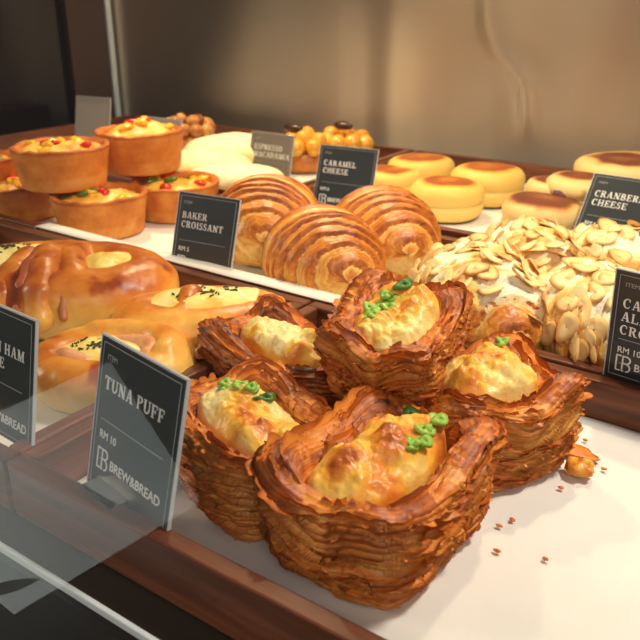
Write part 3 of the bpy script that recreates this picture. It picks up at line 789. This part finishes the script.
# front ring bun with rolled ham
b2 = thing('ham_cheese_bun', 'ring shaped bun with a curl of ham, left of the TUNA PUFF card', 'bun', at(112, 362, 0.02).to_tuple()[:2]+(0,), (0, 0, RX+rad(2)), 'ham and cheese buns')
balls = tube_balls(ring_pts(0.036, 0.025, 0.018), [0.0145]*28) + tube_balls(ring_pts(0.032, 0.022, 0.012), [0.014]*28)
balls += tube_balls(ring_pts(0.034, 0.026, 0.027, 14, rad(-15), rad(110)), [0.009]*14)
dough('bread', balls, M['bread'], b2, 15, bake=(0.12, 0.34))
ch_, p_ = mound('cheese', 0.030, 0.021, 0.025, 0.007, 18, M['cheese'], b2, (-0.008, 0.0), bake=0.36, lump=0.003); herbs(p_, 26, 4, ch_)
dough('ham_roll', tube_balls([(0.018*math.cos(t_)+0.006, 0.014*math.sin(t_)-0.001, 0.026) for t_ in np.linspace(-0.5, 2.4, 12)], [0.0055]*12, 1.3), M['ham'], b2, 16, bake=(0.1, 0.3), floor=False, voxel=0.001)
dough('ham_roll', tube_balls([(-0.036, -0.004, 0.024), (-0.024, -0.010, 0.027), (-0.012, -0.012, 0.026)], [0.006, 0.007, 0.005], 1.0), M['ham'], b2, 17, bake=(0.1, 0.3), floor=False, voxel=0.001)
# boat shaped bun at the right of that tray
b3 = thing('ham_cheese_bun', 'boat shaped cheese bun standing in front of the BAKER CROISSANT card', 'bun', at(203, 322, 0.02).to_tuple()[:2]+(0,), (0, 0, RX+rad(8)), 'ham and cheese buns')
balls = tube_balls(ring_pts(0.041, 0.020, 0.019), [0.018]*28) + tube_balls(ring_pts(0.036, 0.018, 0.012), [0.015]*28)
balls += tube_balls([(0.042, -0.006, 0.024), (0.050, 0.0, 0.030)], [0.009, 0.006]) + tube_balls([(-0.014, -0.020, 0.028), (-0.006, 0.004, 0.036), (-0.010, 0.016, 0.032)], [0.008, 0.009, 0.008])
dough('bread', balls, M['bread'], b3, 25, bake=(0.16, 0.36))
ch_, p_ = mound('cheese', 0.044, 0.021, 0.034, 0.008, 28, M['cheese'], b3, (0.004, 0.0), bake=0.42, lump=0.003); herbs(p_, 40, 5, ch_)

# ------------------------------------------------------------------ round buns
def round_bun(name, label, cat, loc, R, H_, seed, mat, group, rot=(0, 0, 0), top=0.72, dark=0.55):
    na, prof = 96, []
    rc = H_*0.34
    for u in np.linspace(0, 1, 9)[:-1]: prof.append((R*0.90*u+0.0001, 0.0))
    for t_ in np.linspace(-90, 0, 8): prof.append((R-rc+rc*math.cos(rad(t_)), rc+rc*math.sin(rad(t_))))
    prof.append((R-0.0004, H_*0.42)); prof.append((R-0.0024, H_*0.46)); prof.append((R-0.0022, H_*0.49)); prof.append((R-0.0002, H_*0.54))
    for t_ in np.linspace(0, 90, 12): prof.append((R-rc*1.1+rc*1.1*math.cos(rad(t_)), H_-rc+rc*math.sin(rad(t_))))
    r_last = prof[-1][0]
    for u in np.linspace(1, 0, 22)[1:]: prof.append((max(r_last*u, 0.0002), H_+0.0015*(1-u*u)))
    pr_ = np.array(prof); np_ = len(pr_)
    A, I = np.meshgrid(np.linspace(0, 2*PI, na, endpoint=False), np.arange(np_), indexing='ij'); A = A.ravel(); I = I.ravel()
    r = pr_[I, 0]; z = pr_[I, 1]
    P = np.stack([np.cos(A), np.sin(A), z*20], 1)
    r = r*(1+0.035*vnoise(P*0.9, seed))
    x, y = r*np.cos(A), r*np.sin(A)
    z = z*(1+0.07*vnoise(np.stack([np.cos(A)*0.8*r/R, np.sin(A)*0.8*r/R, A*0], 1), seed+1))
    rr = np.sqrt(x*x+y*y)/R
    istop = z > H_*0.80
    bk = 0.16+0.12*sstep(0.3, 0.9, z/H_) + istop*(dark*sstep(top+0.16, top-0.16, rr+0.16*fbm(np.stack([x*45, y*45, x*0], 1), seed+3))) - istop*0.12*sstep(0.55, 0.0, rr) + istop*0.08*fbm(np.stack([x*70, y*70, x*0], 1), seed+4)
    o = mesh_np(name, np.stack([x, y, z], 1), gridfaces(na, np_, cu=True), mat, None, {'bake': bk})
    o.location = loc; o.rotation_euler = rot
    return tag(o, label, cat, group)

G = 'round cheese buns'
for i, (px, py, z, R, H_, lb) in enumerate((
        (447, 199, 0.018, 0.039, 0.036, 'round yellow cheese bun in front of the other three, brown top'),
        (487, 185, 0.018, 0.041, 0.038, 'round yellow cheese bun at right of its group, tall sided'),
        (421, 171, 0.016, 0.040, 0.033, 'round yellow cheese bun at the back of its group'),
        (393, 181, 0.012, 0.034, 0.026, 'round yellow cheese bun at left, mostly behind a croissant'))):
    round_bun('cheese_bun', lb, 'bun', at(px, py, z).to_tuple()[:2]+(0,), R, H_, 60+i, M['bun'], G, dark=0.50)
G = 'cranberry cheese buns'
c1 = round_bun('cranberry_bun', 'cranberry bun with a wide dark top, bottom one left of the CRANBERRY card', 'bun', at(541, 219, 0.018).to_tuple()[:2]+(0,), 0.038, 0.038, 71, M['cranbun'], G, top=0.80)
c2 = thing('cranberry_bun', 'cranberry bun with purple filling showing, stacked beside the CRANBERRY card', 'bun', at(580, 191, 0.038).to_tuple()[:2]+(0.023,), (0, 0, 0), G)
o = round_bun('bread', None, None, (0, 0, 0), 0.034, 0.030, 73, M['cranbun'], None, top=0.6)
o.parent = c2
o, _ = mound('filling', 0.009, 0.006, 0.0, 0.004, 74, M['cranfill'], c2, bake=0.5)
o.rotation_euler = (rad(90), 0, rad(-20)); o.location = (-0.010, -0.031, 0.016)
round_bun('cranberry_bun', 'cranberry bun at the top right corner of the pile, behind the card', 'bun', at(624, 170, 0.048).to_tuple()[:2]+(0.030,), 0.050, 0.030, 75, M['cranbun'], G)
round_bun('cranberry_bun', 'small pale cranberry bun peeking out behind the purple filled one', 'bun', at(553, 186, 0.04).to_tuple()[:2]+(0.02,), 0.026, 0.026, 77, M['cranbun'], G)
round_bun('cranberry_bun', 'cranberry bun at the right edge, hidden behind the card and under the others', 'bun', at(632, 200, 0.02).to_tuple()[:2]+(0,), 0.045, 0.036, 79, M['cranbun'], G)

# ------------------------------------------------------------------ tarts
def tart(label, loc, rt, H_, seed, rot=(0, 0, 0), colors='ryg', heap=0.006):
    rnd = np.random.RandomState(seed)
    root = thing('vegetable_tart', label, 'tart', loc, rot, 'vegetable tarts')
    rb = rt*0.86; na = 120
    prof = [(rb*u+0.0002, 0) for u in np.linspace(0, 0.97, 6)] + [(rb, 0.001)]
    for u in np.linspace(0.05, 0.96, 16): prof.append((rb+(rt-rb)*u, H_*u))
    prof += [(rt, H_*0.985), (rt-0.0012, H_), (rt-0.0045, H_+0.0004), (rt-0.0062, H_-0.002), (rt-0.0068, H_-0.006), (rt-0.007, H_-0.012)]
    p = np.array(prof); n = len(p)
    A, I = np.meshgrid(np.linspace(0, 2*PI, na, endpoint=False), np.arange(n), indexing='ij'); A = A.ravel(); I = I.ravel()
    r = p[I, 0]; z = p[I, 1]
    P = np.stack([np.cos(A)*1.5, np.sin(A)*1.5, z*40], 1)
    r = r*(1+0.018*fbm(P, seed)); topm = z > H_*0.9
    z = z + topm*0.0022*fbm(np.stack([np.cos(A)*4, np.sin(A)*4, A*0], 1), seed+1)
    bk = 0.46+0.3*fbm(P*2.2, seed+2)+0.25*topm*(r > rt-0.006) - 0.1*(z < H_*0.3)
    mesh_np('tart_shell', np.stack([r*np.cos(A), r*np.sin(A), z], 1), gridfaces(na, n, cu=True), M['tart'], root, {'bake': bk})
    egg, pts = mound('egg_filling', rt-0.006, rt-0.006, H_-0.007, heap, seed+5, M['egg'], root, bake=0.35, lump=0.004)
    for k in range(9):
        q = pts[rnd.randint(len(pts)*3//4)]
        c = colors[k % len(colors)]
        nm, mt = {'r': ('red_pepper', 'redpepper'), 'y': ('yellow_pepper', 'yellowpepper'), 'g': ('green_pepper', 'greenpepper')}[c]
        n1, n2 = 14, 8
        a_, b_ = np.meshgrid(np.linspace(0, 2*PI, n1, endpoint=False), np.linspace(0.1, PI-0.1, n2), indexing='ij'); a_ = a_.ravel(); b_ = b_.ravel()
        D = np.stack([np.cos(a_)*np.sin(b_), np.sin(a_)*np.sin(b_), np.cos(b_)], 1)
        kk = (1+0.3*vnoise(D*1.8, seed+k))[:, None]
        o = mesh_np(nm, D*kk*np.array([rnd.uniform(0.006, 0.010), 0.005, 0.003]), gridfaces(n1, n2, cu=True), M[mt], egg)
        o.location = (q[0], q[1], q[2]+0.001); o.rotation_euler = (rnd.uniform(-0.3, 0.3), rnd.uniform(-0.3, 0.3), rnd.uniform(0, PI))
    return root
tart('upper tart at the left front of the stack, pale cheese on its filling', at(62, 163, 0.062).to_tuple()[:2]+(0.041,), 0.047, 0.039, 81, colors='yyr', heap=0.009)
tart('lower tart in front, red pepper showing, under the upper left one', at(101, 212, 0.018).to_tuple()[:2]+(0,), 0.047, 0.038, 83, colors='rgy')
tart('upper tart at the right of the stack, heaped bright topping', at(141, 149, 0.062).to_tuple()[:2]+(0.041,), 0.047, 0.042, 85, colors='yyr', heap=0.015)
tart('lower tart at right, next to the BAKER CROISSANT card', at(176, 197, 0.018).to_tuple()[:2]+(0,), 0.047, 0.036, 87, colors='gry')
tart('lower tart cut off by the left edge, yellow and red filling', at(16, 198, 0.018).to_tuple()[:2]+(0,), 0.047, 0.036, 89, colors='yyr')
tart('tart at the extreme left edge, farther back than the others', at(-22, 172, 0.04).to_tuple()[:2]+(0.02,), 0.045, 0.036, 91, colors='gyr')

# ------------------------------------------------------------------ pastries at the back
def loaf(label, loc, a, b, h, seed, rz=0):
    r = thing('pale_loaf', label, 'bread', loc, (0, 0, rz), 'pale loaves')
    balls = tube_balls([(-a*0.55, 0, h*0.45), (0, 0, h*0.5), (a*0.55, 0, h*0.45)], [b*0.9, b, b*0.9], h/(2*b))
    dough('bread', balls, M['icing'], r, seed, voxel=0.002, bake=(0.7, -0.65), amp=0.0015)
    return r
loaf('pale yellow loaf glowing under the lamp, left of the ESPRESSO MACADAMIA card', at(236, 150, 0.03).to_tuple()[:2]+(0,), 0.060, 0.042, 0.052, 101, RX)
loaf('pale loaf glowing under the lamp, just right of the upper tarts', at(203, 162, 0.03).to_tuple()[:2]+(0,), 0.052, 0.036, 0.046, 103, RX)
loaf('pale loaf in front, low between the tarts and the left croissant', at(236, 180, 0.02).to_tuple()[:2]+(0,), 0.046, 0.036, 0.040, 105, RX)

def nut_danish(label, loc, R, n, seed, nutmat, r0, hgt, base_mat, group, choc=0):
    rnd = np.random.RandomState(seed)
    root = thing('nut_danish', label, 'pastry', loc, (0, 0, 0), group)
    balls = tube_balls(ring_pts(R*0.6, R*0.6, hgt*0.4, 20), [hgt*0.42]*20) + [(0, 0, hgt*0.4, R*0.6, 0.5)]
    dough('pastry_base', balls, base_mat, root, seed, voxel=0.002, bake=(0.5, 0.3))
    pts = []
    tr_ = 0
    while len(pts) < n and tr_ < 2000:
        tr_ += 1
        a_, q = rnd.uniform(0, 2*PI), R*0.85*math.sqrt(rnd.rand())
        z = hgt*0.75 + 0.018*(1-(q/R)**2)
        p = np.array([q*math.cos(a_), q*math.sin(a_), z])
        if all(np.linalg.norm(p-o_) > r0*1.55 for o_ in pts): pts.append(p)
    n1, n2 = 20, 12
    a_, b_ = np.meshgrid(np.linspace(0, 2*PI, n1, endpoint=False), np.linspace(0.02, PI-0.02, n2), indexing='ij'); a_ = a_.ravel(); b_ = b_.ravel()
    D = np.stack([np.cos(a_)*np.sin(b_), np.sin(a_)*np.sin(b_), np.cos(b_)], 1)
    for k, p in enumerate(pts):
        kk = (1+0.10*vnoise(D*1.5, seed+k))[:, None]
        dk = k < choc
        o = mesh_np('chocolate_piece' if dk else 'nut', D*kk*r0*(np.array([1.3, 0.6, 0.5]) if dk else 1), gridfaces(n1, n2, cu=True),
                    M['choc'] if dk else nutmat, root, {'bake': np.full(len(D), rnd.uniform(0.1, 0.7))})
        o.location = p + (np.array([0, 0, 0.012]) if dk else 0)
    return root
G = 'caramel nut danishes'
nut_danish('danish heaped with glossy caramel nuts, right behind the ESPRESSO MACADAMIA card', at(304, 146, 0.03).to_tuple()[:2]+(0,), 0.040, 16, 111, M['nut'], 0.0115, 0.034, M['croissant'], G, 1)
nut_danish('danish heaped with glossy caramel nuts, behind the CARAMEL CHEESE card', at(343, 143, 0.03).to_tuple()[:2]+(0,), 0.040, 16, 113, M['nut'], 0.0115, 0.034, M['croissant'], G, 1)
nut_danish('dark nut topped pastry behind the upper right tart, close to the steel wall', at(186, 132, 0.035).to_tuple()[:2]+(0,), 0.046, 26, 115, M['darknut'], 0.0095, 0.045, M['croissant'], 'dark nut pastries')

# ------------------------------------------------------------------ lettering
def arc(cx, cy, rx, ry, a0, a1, tx, ty, n=14):
    """ring piece, thickness tx at the sides and ty at top/bottom"""
    A = np.linspace(rad(a0), rad(a1), n)
    out = np.stack([cx+rx*np.cos(A), cy+ry*np.sin(A)], 1)
    inn = np.stack([cx+(rx-tx)*np.cos(A), cy+(ry-ty)*np.sin(A)], 1)
    return [[out[i], out[i+1], inn[i+1], inn[i]] for i in range(n-1)]
def rc(x0, y0, x1, y1): return [[(x0, y0), (x1, y0), (x1, y1), (x0, y1)]]
def dg_(x0, y0, x1, y1, wd): return [[(x0, y0), (x0+wd, y0), (x1+wd, y1), (x1, y1)]]
def ser(x0, x1, y): return rc(x0, y, x1, y+0.07)
TK, TN = 0.165, 0.085
def stem(x, both=True, wd=TK): return rc(x, 0, x+wd, 1)+ser(x-0.07, x+wd+0.07, 0)+ser(x-0.07, x+wd+0.07, 0.93)
GL = {
 'T': (0.80, rc(0, 0.91, 0.8, 1)+rc(0, 0.72, 0.06, 0.95)+rc(0.74, 0.72, 0.8, 0.95)+rc(0.305, 0, 0.495, 1)+ser(0.22, 0.58, 0)),
 'U': (0.84, rc(0.07, 0.3, 0.26, 1)+ser(0, 0.33, 0.93)+rc(0.66, 0.3, 0.745, 1)+ser(0.58, 0.84, 0.93)+arc(0.4075, 0.34, 0.3375, 0.35, 180, 360, 0.15, 0.10)),
 'N': (0.88, rc(0.10, 0, 0.18, 1)+ser(0, 0.28, 0)+ser(0, 0.2, 0.93)+dg_(0.06, 1, 0.60, 0, 0.22)+rc(0.70, 0, 0.78, 1)+ser(0.6, 0.88, 0.93)),
 'A': (0.86, dg_(0.06, 0, 0.36, 1, 0.08)+dg_(0.58, 0, 0.34, 1, 0.20)+rc(0.2, 0.30, 0.62, 0.38)+ser(0, 0.24, 0)+ser(0.5, 0.88, 0)),
 'P': (0.72, stem(0.08)+arc(0.36, 0.735, 0.34, 0.265, -90, 90, 0.18, 0.085)+rc(0.2, 0.915, 0.37, 1)+rc(0.2, 0.47, 0.37, 0.555)),
 'F': (0.70, stem(0.08)+rc(0.2, 0.91, 0.68, 1)+rc(0.62, 0.72, 0.68, 0.95)+rc(0.2, 0.46, 0.5, 0.54)+rc(0.46, 0.36, 0.51, 0.64)),
 'E': (0.74, stem(0.08)+rc(0.2, 0.91, 0.68, 1)+rc(0.62, 0.74, 0.68, 0.95)+rc(0.2, 0.46, 0.5, 0.54)+rc(0.46, 0.36, 0.51, 0.64)+rc(0.2, 0, 0.72, 0.09)+rc(0.66, 0.04, 0.72, 0.27)),
 'L': (0.70, stem(0.08)+rc(0.2, 0, 0.68, 0.09)+rc(0.62, 0.04, 0.68, 0.29)),
 'B': (0.76, stem(0.08)+arc(0.36, 0.75, 0.30, 0.25, -90, 90, 0.17, 0.085)+arc(0.38, 0.27, 0.35, 0.27, -90, 90, 0.18, 0.085)+rc(0.2, 0.915, 0.37, 1)+rc(0.2, 0.465, 0.39, 0.545)+rc(0.2, 0, 0.39, 0.085)),
 'R': (0.82, stem(0.08)+arc(0.36, 0.745, 0.32, 0.255, -90, 90, 0.18, 0.085)+rc(0.2, 0.915, 0.37, 1)+rc(0.2, 0.49, 0.37, 0.57)+dg_(0.56, 0, 0.32, 0.52, 0.2)+ser(0.55, 0.85, 0)),
 'K': (0.86, stem(0.08)+dg_(0.24, 0.42, 0.62, 1, 0.10)+dg_(0.58, 0, 0.34, 0.6, 0.22)+ser(0.5, 0.88, 0)+ser(0.52, 0.82, 0.93)),
 'C': (0.78, arc(0.42, 0.5, 0.40, 0.52, 55, 305, 0.19, 0.085, 22)+rc(0.62, 0.68, 0.69, 0.98)+rc(0.62, 0.10, 0.67, 0.24)),
 'O': (0.86, arc(0.42, 0.5, 0.41, 0.52, 0, 360, 0.19, 0.085, 30)),
 'S': (0.62, arc(0.30, 0.745, 0.25, 0.265, 40, 270, 0.13, 0.10)+arc(0.30, 0.265, 0.27, 0.275, -140, 90, 0.14, 0.10)+rc(0.46, 0.70, 0.52, 0.98)+rc(0.03, 0.02, 0.09, 0.3)),
 'I': (0.36, stem(0.085)),
 'M': (1.04, rc(0.12, 0, 0.19, 1)+ser(0, 0.3, 0)+ser(0, 0.24, 0.93)+dg_(0.10, 1, 0.42, 0, 0.18)+dg_(0.46, 0, 0.78, 1, 0.07)+rc(0.76, 0, 0.95, 1)+ser(0.68, 1.04, 0)+ser(0.85, 1.04, 0.93)),
 'D': (0.84, stem(0.08)+arc(0.36, 0.5, 0.44, 0.5, -90, 90, 0.19, 0.085, 18)+rc(0.2, 0.915, 0.37, 1)+rc(0.2, 0, 0.37, 0.085)),
 'H': (0.90, stem(0.08)+stem(0.62)+rc(0.2, 0.45, 0.66, 0.54)),
 'Y': (0.84, dg_(0.30, 0.42, 0.06, 1, 0.2)+dg_(0.38, 0.45, 0.66, 1, 0.08)+rc(0.32, 0, 0.51, 0.5)+ser(0.22, 0.6, 0)+ser(0, 0.3, 0.93)+ser(0.56, 0.84, 0.93)),
}
def polys_obj(name, polys, mat, parent, z, thick=0.00025):
    mb = MB()
    for p in polys:
        p = np.array(p, float)
        c = np.roll(p, -1, 0)
        if np.sum(p[:, 0]*c[:, 1]-c[:, 0]*p[:, 1]) < 0: p = p[::-1]
        n = len(p)
        V = np.concatenate([np.c_[p, np.full(n, z)], np.c_[p, np.full(n, z+thick)]])
        mb.add(V, [(4, 5, 6, 7), (0, 1, 5, 4), (1, 2, 6, 5), (2, 3, 7, 6), (3, 0, 4, 7)])
    return mb.build(name, mat, parent, smooth=False)
def serif(txt, x, y, hgt, sp=0.14):
    out = []; cx = x
    for ch in txt:
        if ch == ' ': cx += 0.42*hgt; continue
        wd, ps = GL[ch]
        for p in ps: out.append([(cx+q[0]*hgt, y+q[1]*hgt) for q in p])
        cx += (wd+sp)*hgt
    return out, cx-x

def sans(name, txt, x, y, hgt, mat, parent, z, wscale=1.0, bold=0.0):
    cu = bpy.data.curves.new(name, 'FONT'); cu.body = txt; cu.size = hgt/0.69; cu.extrude = 0.00012; cu.offset = bold
    cu.resolution_u = 3
    t_ = bpy.data.objects.new(name, cu); COL.objects.link(t_)
    dg = bpy.context.evaluated_depsgraph_get()
    me = bpy.data.meshes.new_from_object(t_.evaluated_get(dg))
    bpy.data.objects.remove(t_); bpy.data.curves.remove(cu)
    me.materials.clear(); me.materials.append(mat)
    o = bpy.data.objects.new(name, me); COL.objects.link(o); o.parent = parent
    o.location = (x, y, z+0.00012); o.scale = (wscale, 1, 1)
    return o

def card(label, bl, br, tl, W=0.058, H_=0.067, title=(), price='', title_h=0.062, brand=True, mat='card', item=True, tx=0.10, ink='ink', line=True, ty=0.77, dy=0.42, py=0.29, by=0.085):
    bl, br, tl = Vector(bl), Vector(br), Vector(tl)
    ex = (br-bl).normalized(); ey = (tl-bl); ey = (ey-ex*ey.dot(ex)).normalized(); ez = ex.cross(ey)
    root = thing('price_card', label, 'price card', bl, group='dark price cards')
    root.matrix_world = Matrix(((ex.x, ey.x, ez.x, bl.x), (ex.y, ey.y, ez.y, bl.y), (ex.z, ey.z, ez.z, bl.z), (0, 0, 0, 1)))
    T_ = 0.0014
    mb = MB(); mb.box(0, 0, -T_, W, H_, 0)
    board = bevel(mb.build('card_board', M[mat], root, smooth=False), 0.0004, 2)
    mb = MB()
    for q in ((-0.0004, H_-0.0002, W+0.0004, H_+0.0004), (W-0.0002, 0, W+0.0004, H_), (-0.0004, 0, 0.0002, H_)):
        mb.box(q[0], q[1], -T_-0.0001, q[2], q[3], 0.0001)
    mb.build('card_edge', M['cardedge'], root, smooth=False)
    z = 0.0001
    lw = 0.00035
    m = 0.0024
    polys_obj('border_line', rc(m, m, W-m, m+lw)+rc(m, H_-m-lw, W-m, H_-m)+rc(m, m, m+lw, H_-m)+rc(W-m-lw, m, W-m, H_-m), M['inkgrey'], board, z)
    if item: sans('item_lettering', 'ITEM', tx*W, 0.865*H_, 0.0023, M['inkgrey'], board, z, 1.1)
    y = ty*H_
    th_ = title_h*H_
    for ln in title:
        ps, wd = serif(ln, tx*W, y-th_, th_)
        polys_obj('name_lettering', ps, M[ink], board, z)
        y -= th_*1.42
    if line: polys_obj('divider_line', rc(tx*W, dy*H_, 0.86*W, dy*H_+lw), M['inkgrey'], board, z)
    if price: sans('price_lettering', price, tx*W, py*H_, 0.0036, M['ink'], board, z, 0.95)
    if brand:
        lx, ly, s = tx*W, by*H_, 0.0098
        t_ = 0.0008
        lg = rc(lx, ly, lx+t_, ly+s)+rc(lx, ly, lx+s*0.3, ly+t_)+rc(lx, ly+s-t_, lx+s*0.3, ly+s)
        q = lambda L_: [[(a_*s+lx, b_*s+ly) for a_, b_ in p] for p in L_]
        lg += q(rc(0.36, 0.0, 0.44, 1)+rc(0.36, 0.92, 0.66, 1)+arc(0.62, 0.75, 0.24, 0.25, -90, 90, 0.09, 0.08)+rc(0.36, 0.48, 0.66, 0.56)+arc(0.62, 0.27, 0.26, 0.27, -90, 90, 0.09, 0.08)+rc(0.36, 0, 0.5, 0.08)+dg_(0.2, 0.48, 0.36, 0.52, 0.06))
        polys_obj('brand_logo', lg, M['ink'], board, z)
        sans('brand_lettering', 'BREW&BREAD', lx+s*1.05, ly+0.0024, 0.0043, M['ink'], board, z, 0.95, 0.00006)
    return root

card('dark card reading TUNA PUFF, held in a steel clip in front of the puffs', (-0.255, 0.1815, 0.016), (-0.197, 0.171, 0.016), (-0.252, 0.1975, 0.084), 0.0612, 0.0695, ('TUNA PUFF',), 'RM 10', 0.082, ty=0.76, dy=0.475, py=0.355, by=0.15)
card('dark card at the left edge, its lettering ending in HAM, cut off by the photo', (-0.3565, 0.184, 0.017), (-0.2925, 0.180, 0.017), (-0.356, 0.197, 0.083), 0.0635, 0.0655, ('BACON HAM', 'CHEESE'), '', 0.082, ty=0.74, tx=0.17)
card('dark card reading BAKER CROISSANT, left of the plain croissants', (-0.440, 0.417, 0.010), (-0.383, 0.423, 0.010), (-0.442, 0.437, 0.072), 0.058, 0.065, ('BAKER', 'CROISSANT'), 'RM 5', 0.080)
card('dark card with lamp glare painted on it in grey, reading ESPRESSO MACADAMIA, behind the left croissant', (-0.629, 0.739, 0.0), (-0.562, 0.740, 0.0), (-0.629, 0.752, 0.056), 0.064, 0.060, ('ESPRESSO', 'MACADAMIA'), '', 0.105, mat='cardglaregrey', brand=False)
card('dark card reading CARAMEL CHEESE, behind the middle and right croissants', (-0.486, 0.679, 0.0), (-0.417, 0.688, 0.0), (-0.489, 0.700, 0.065), 0.068, 0.068, ('CARAMEL', 'CHEESE'), 'RM 6', 0.085)
card('dark card reading CRANBERRY CHEESE, in front of the dark topped buns', (-0.202, 0.678, 0.010), (-0.144, 0.674, 0.010), (-0.199, 0.720, 0.067), 0.066, 0.070, ('CRANBERRY', 'CHEESE'), 'RM 6', 0.085)
card('dark card at the right edge listing an almond croissant, cut off by the photo', (-0.094, 0.4115, 0.021), (-0.042, 0.404, 0.021), (-0.094, 0.407, 0.083), 0.058, 0.064, ('CARAMEL', 'ALMOND', 'CROISSANT'), 'RM 10', 0.085, ty=0.76, dy=0.385, py=0.26)
card('blank looking dark card, painted pale for lamp glare, sticking up behind the two upper tarts', at(75, 146, 0.03), at(112, 150, 0.03), at(77, 110, 0.075), 0.056, 0.064, (), '', mat='cardglarepale', brand=False, item=False, line=False)
card('dark card painted pale for lamp glare, seen at a slant, its right edge just beside the upper right tart', at(140, 165, 0.03), at(182, 171, 0.03), at(148, 125, 0.075), 0.056, 0.056, (), '', mat='cardglarepale', brand=False, item=False, line=False)

# clip that holds the front card
ex = Vector((0.058, -0.010, 0)).normalized()
clp = thing('card_clip', 'small steel clip holding the TUNA PUFF card above the tray edge', 'clip', (-0.235, 0.1765, -0.0035), (0, 0, math.atan2(ex.y, ex.x)))
mb = MB(); mb.box(-0.012, -0.006, 0.024, 0.012, 0.004, 0.0255); mb.build('clip_top', M['clip'], clp, False)
mb = MB(); mb.box(-0.012, -0.006, 0.004, 0.012, -0.0045, 0.0255); mb.build('clip_front', M['clip'], clp, False)
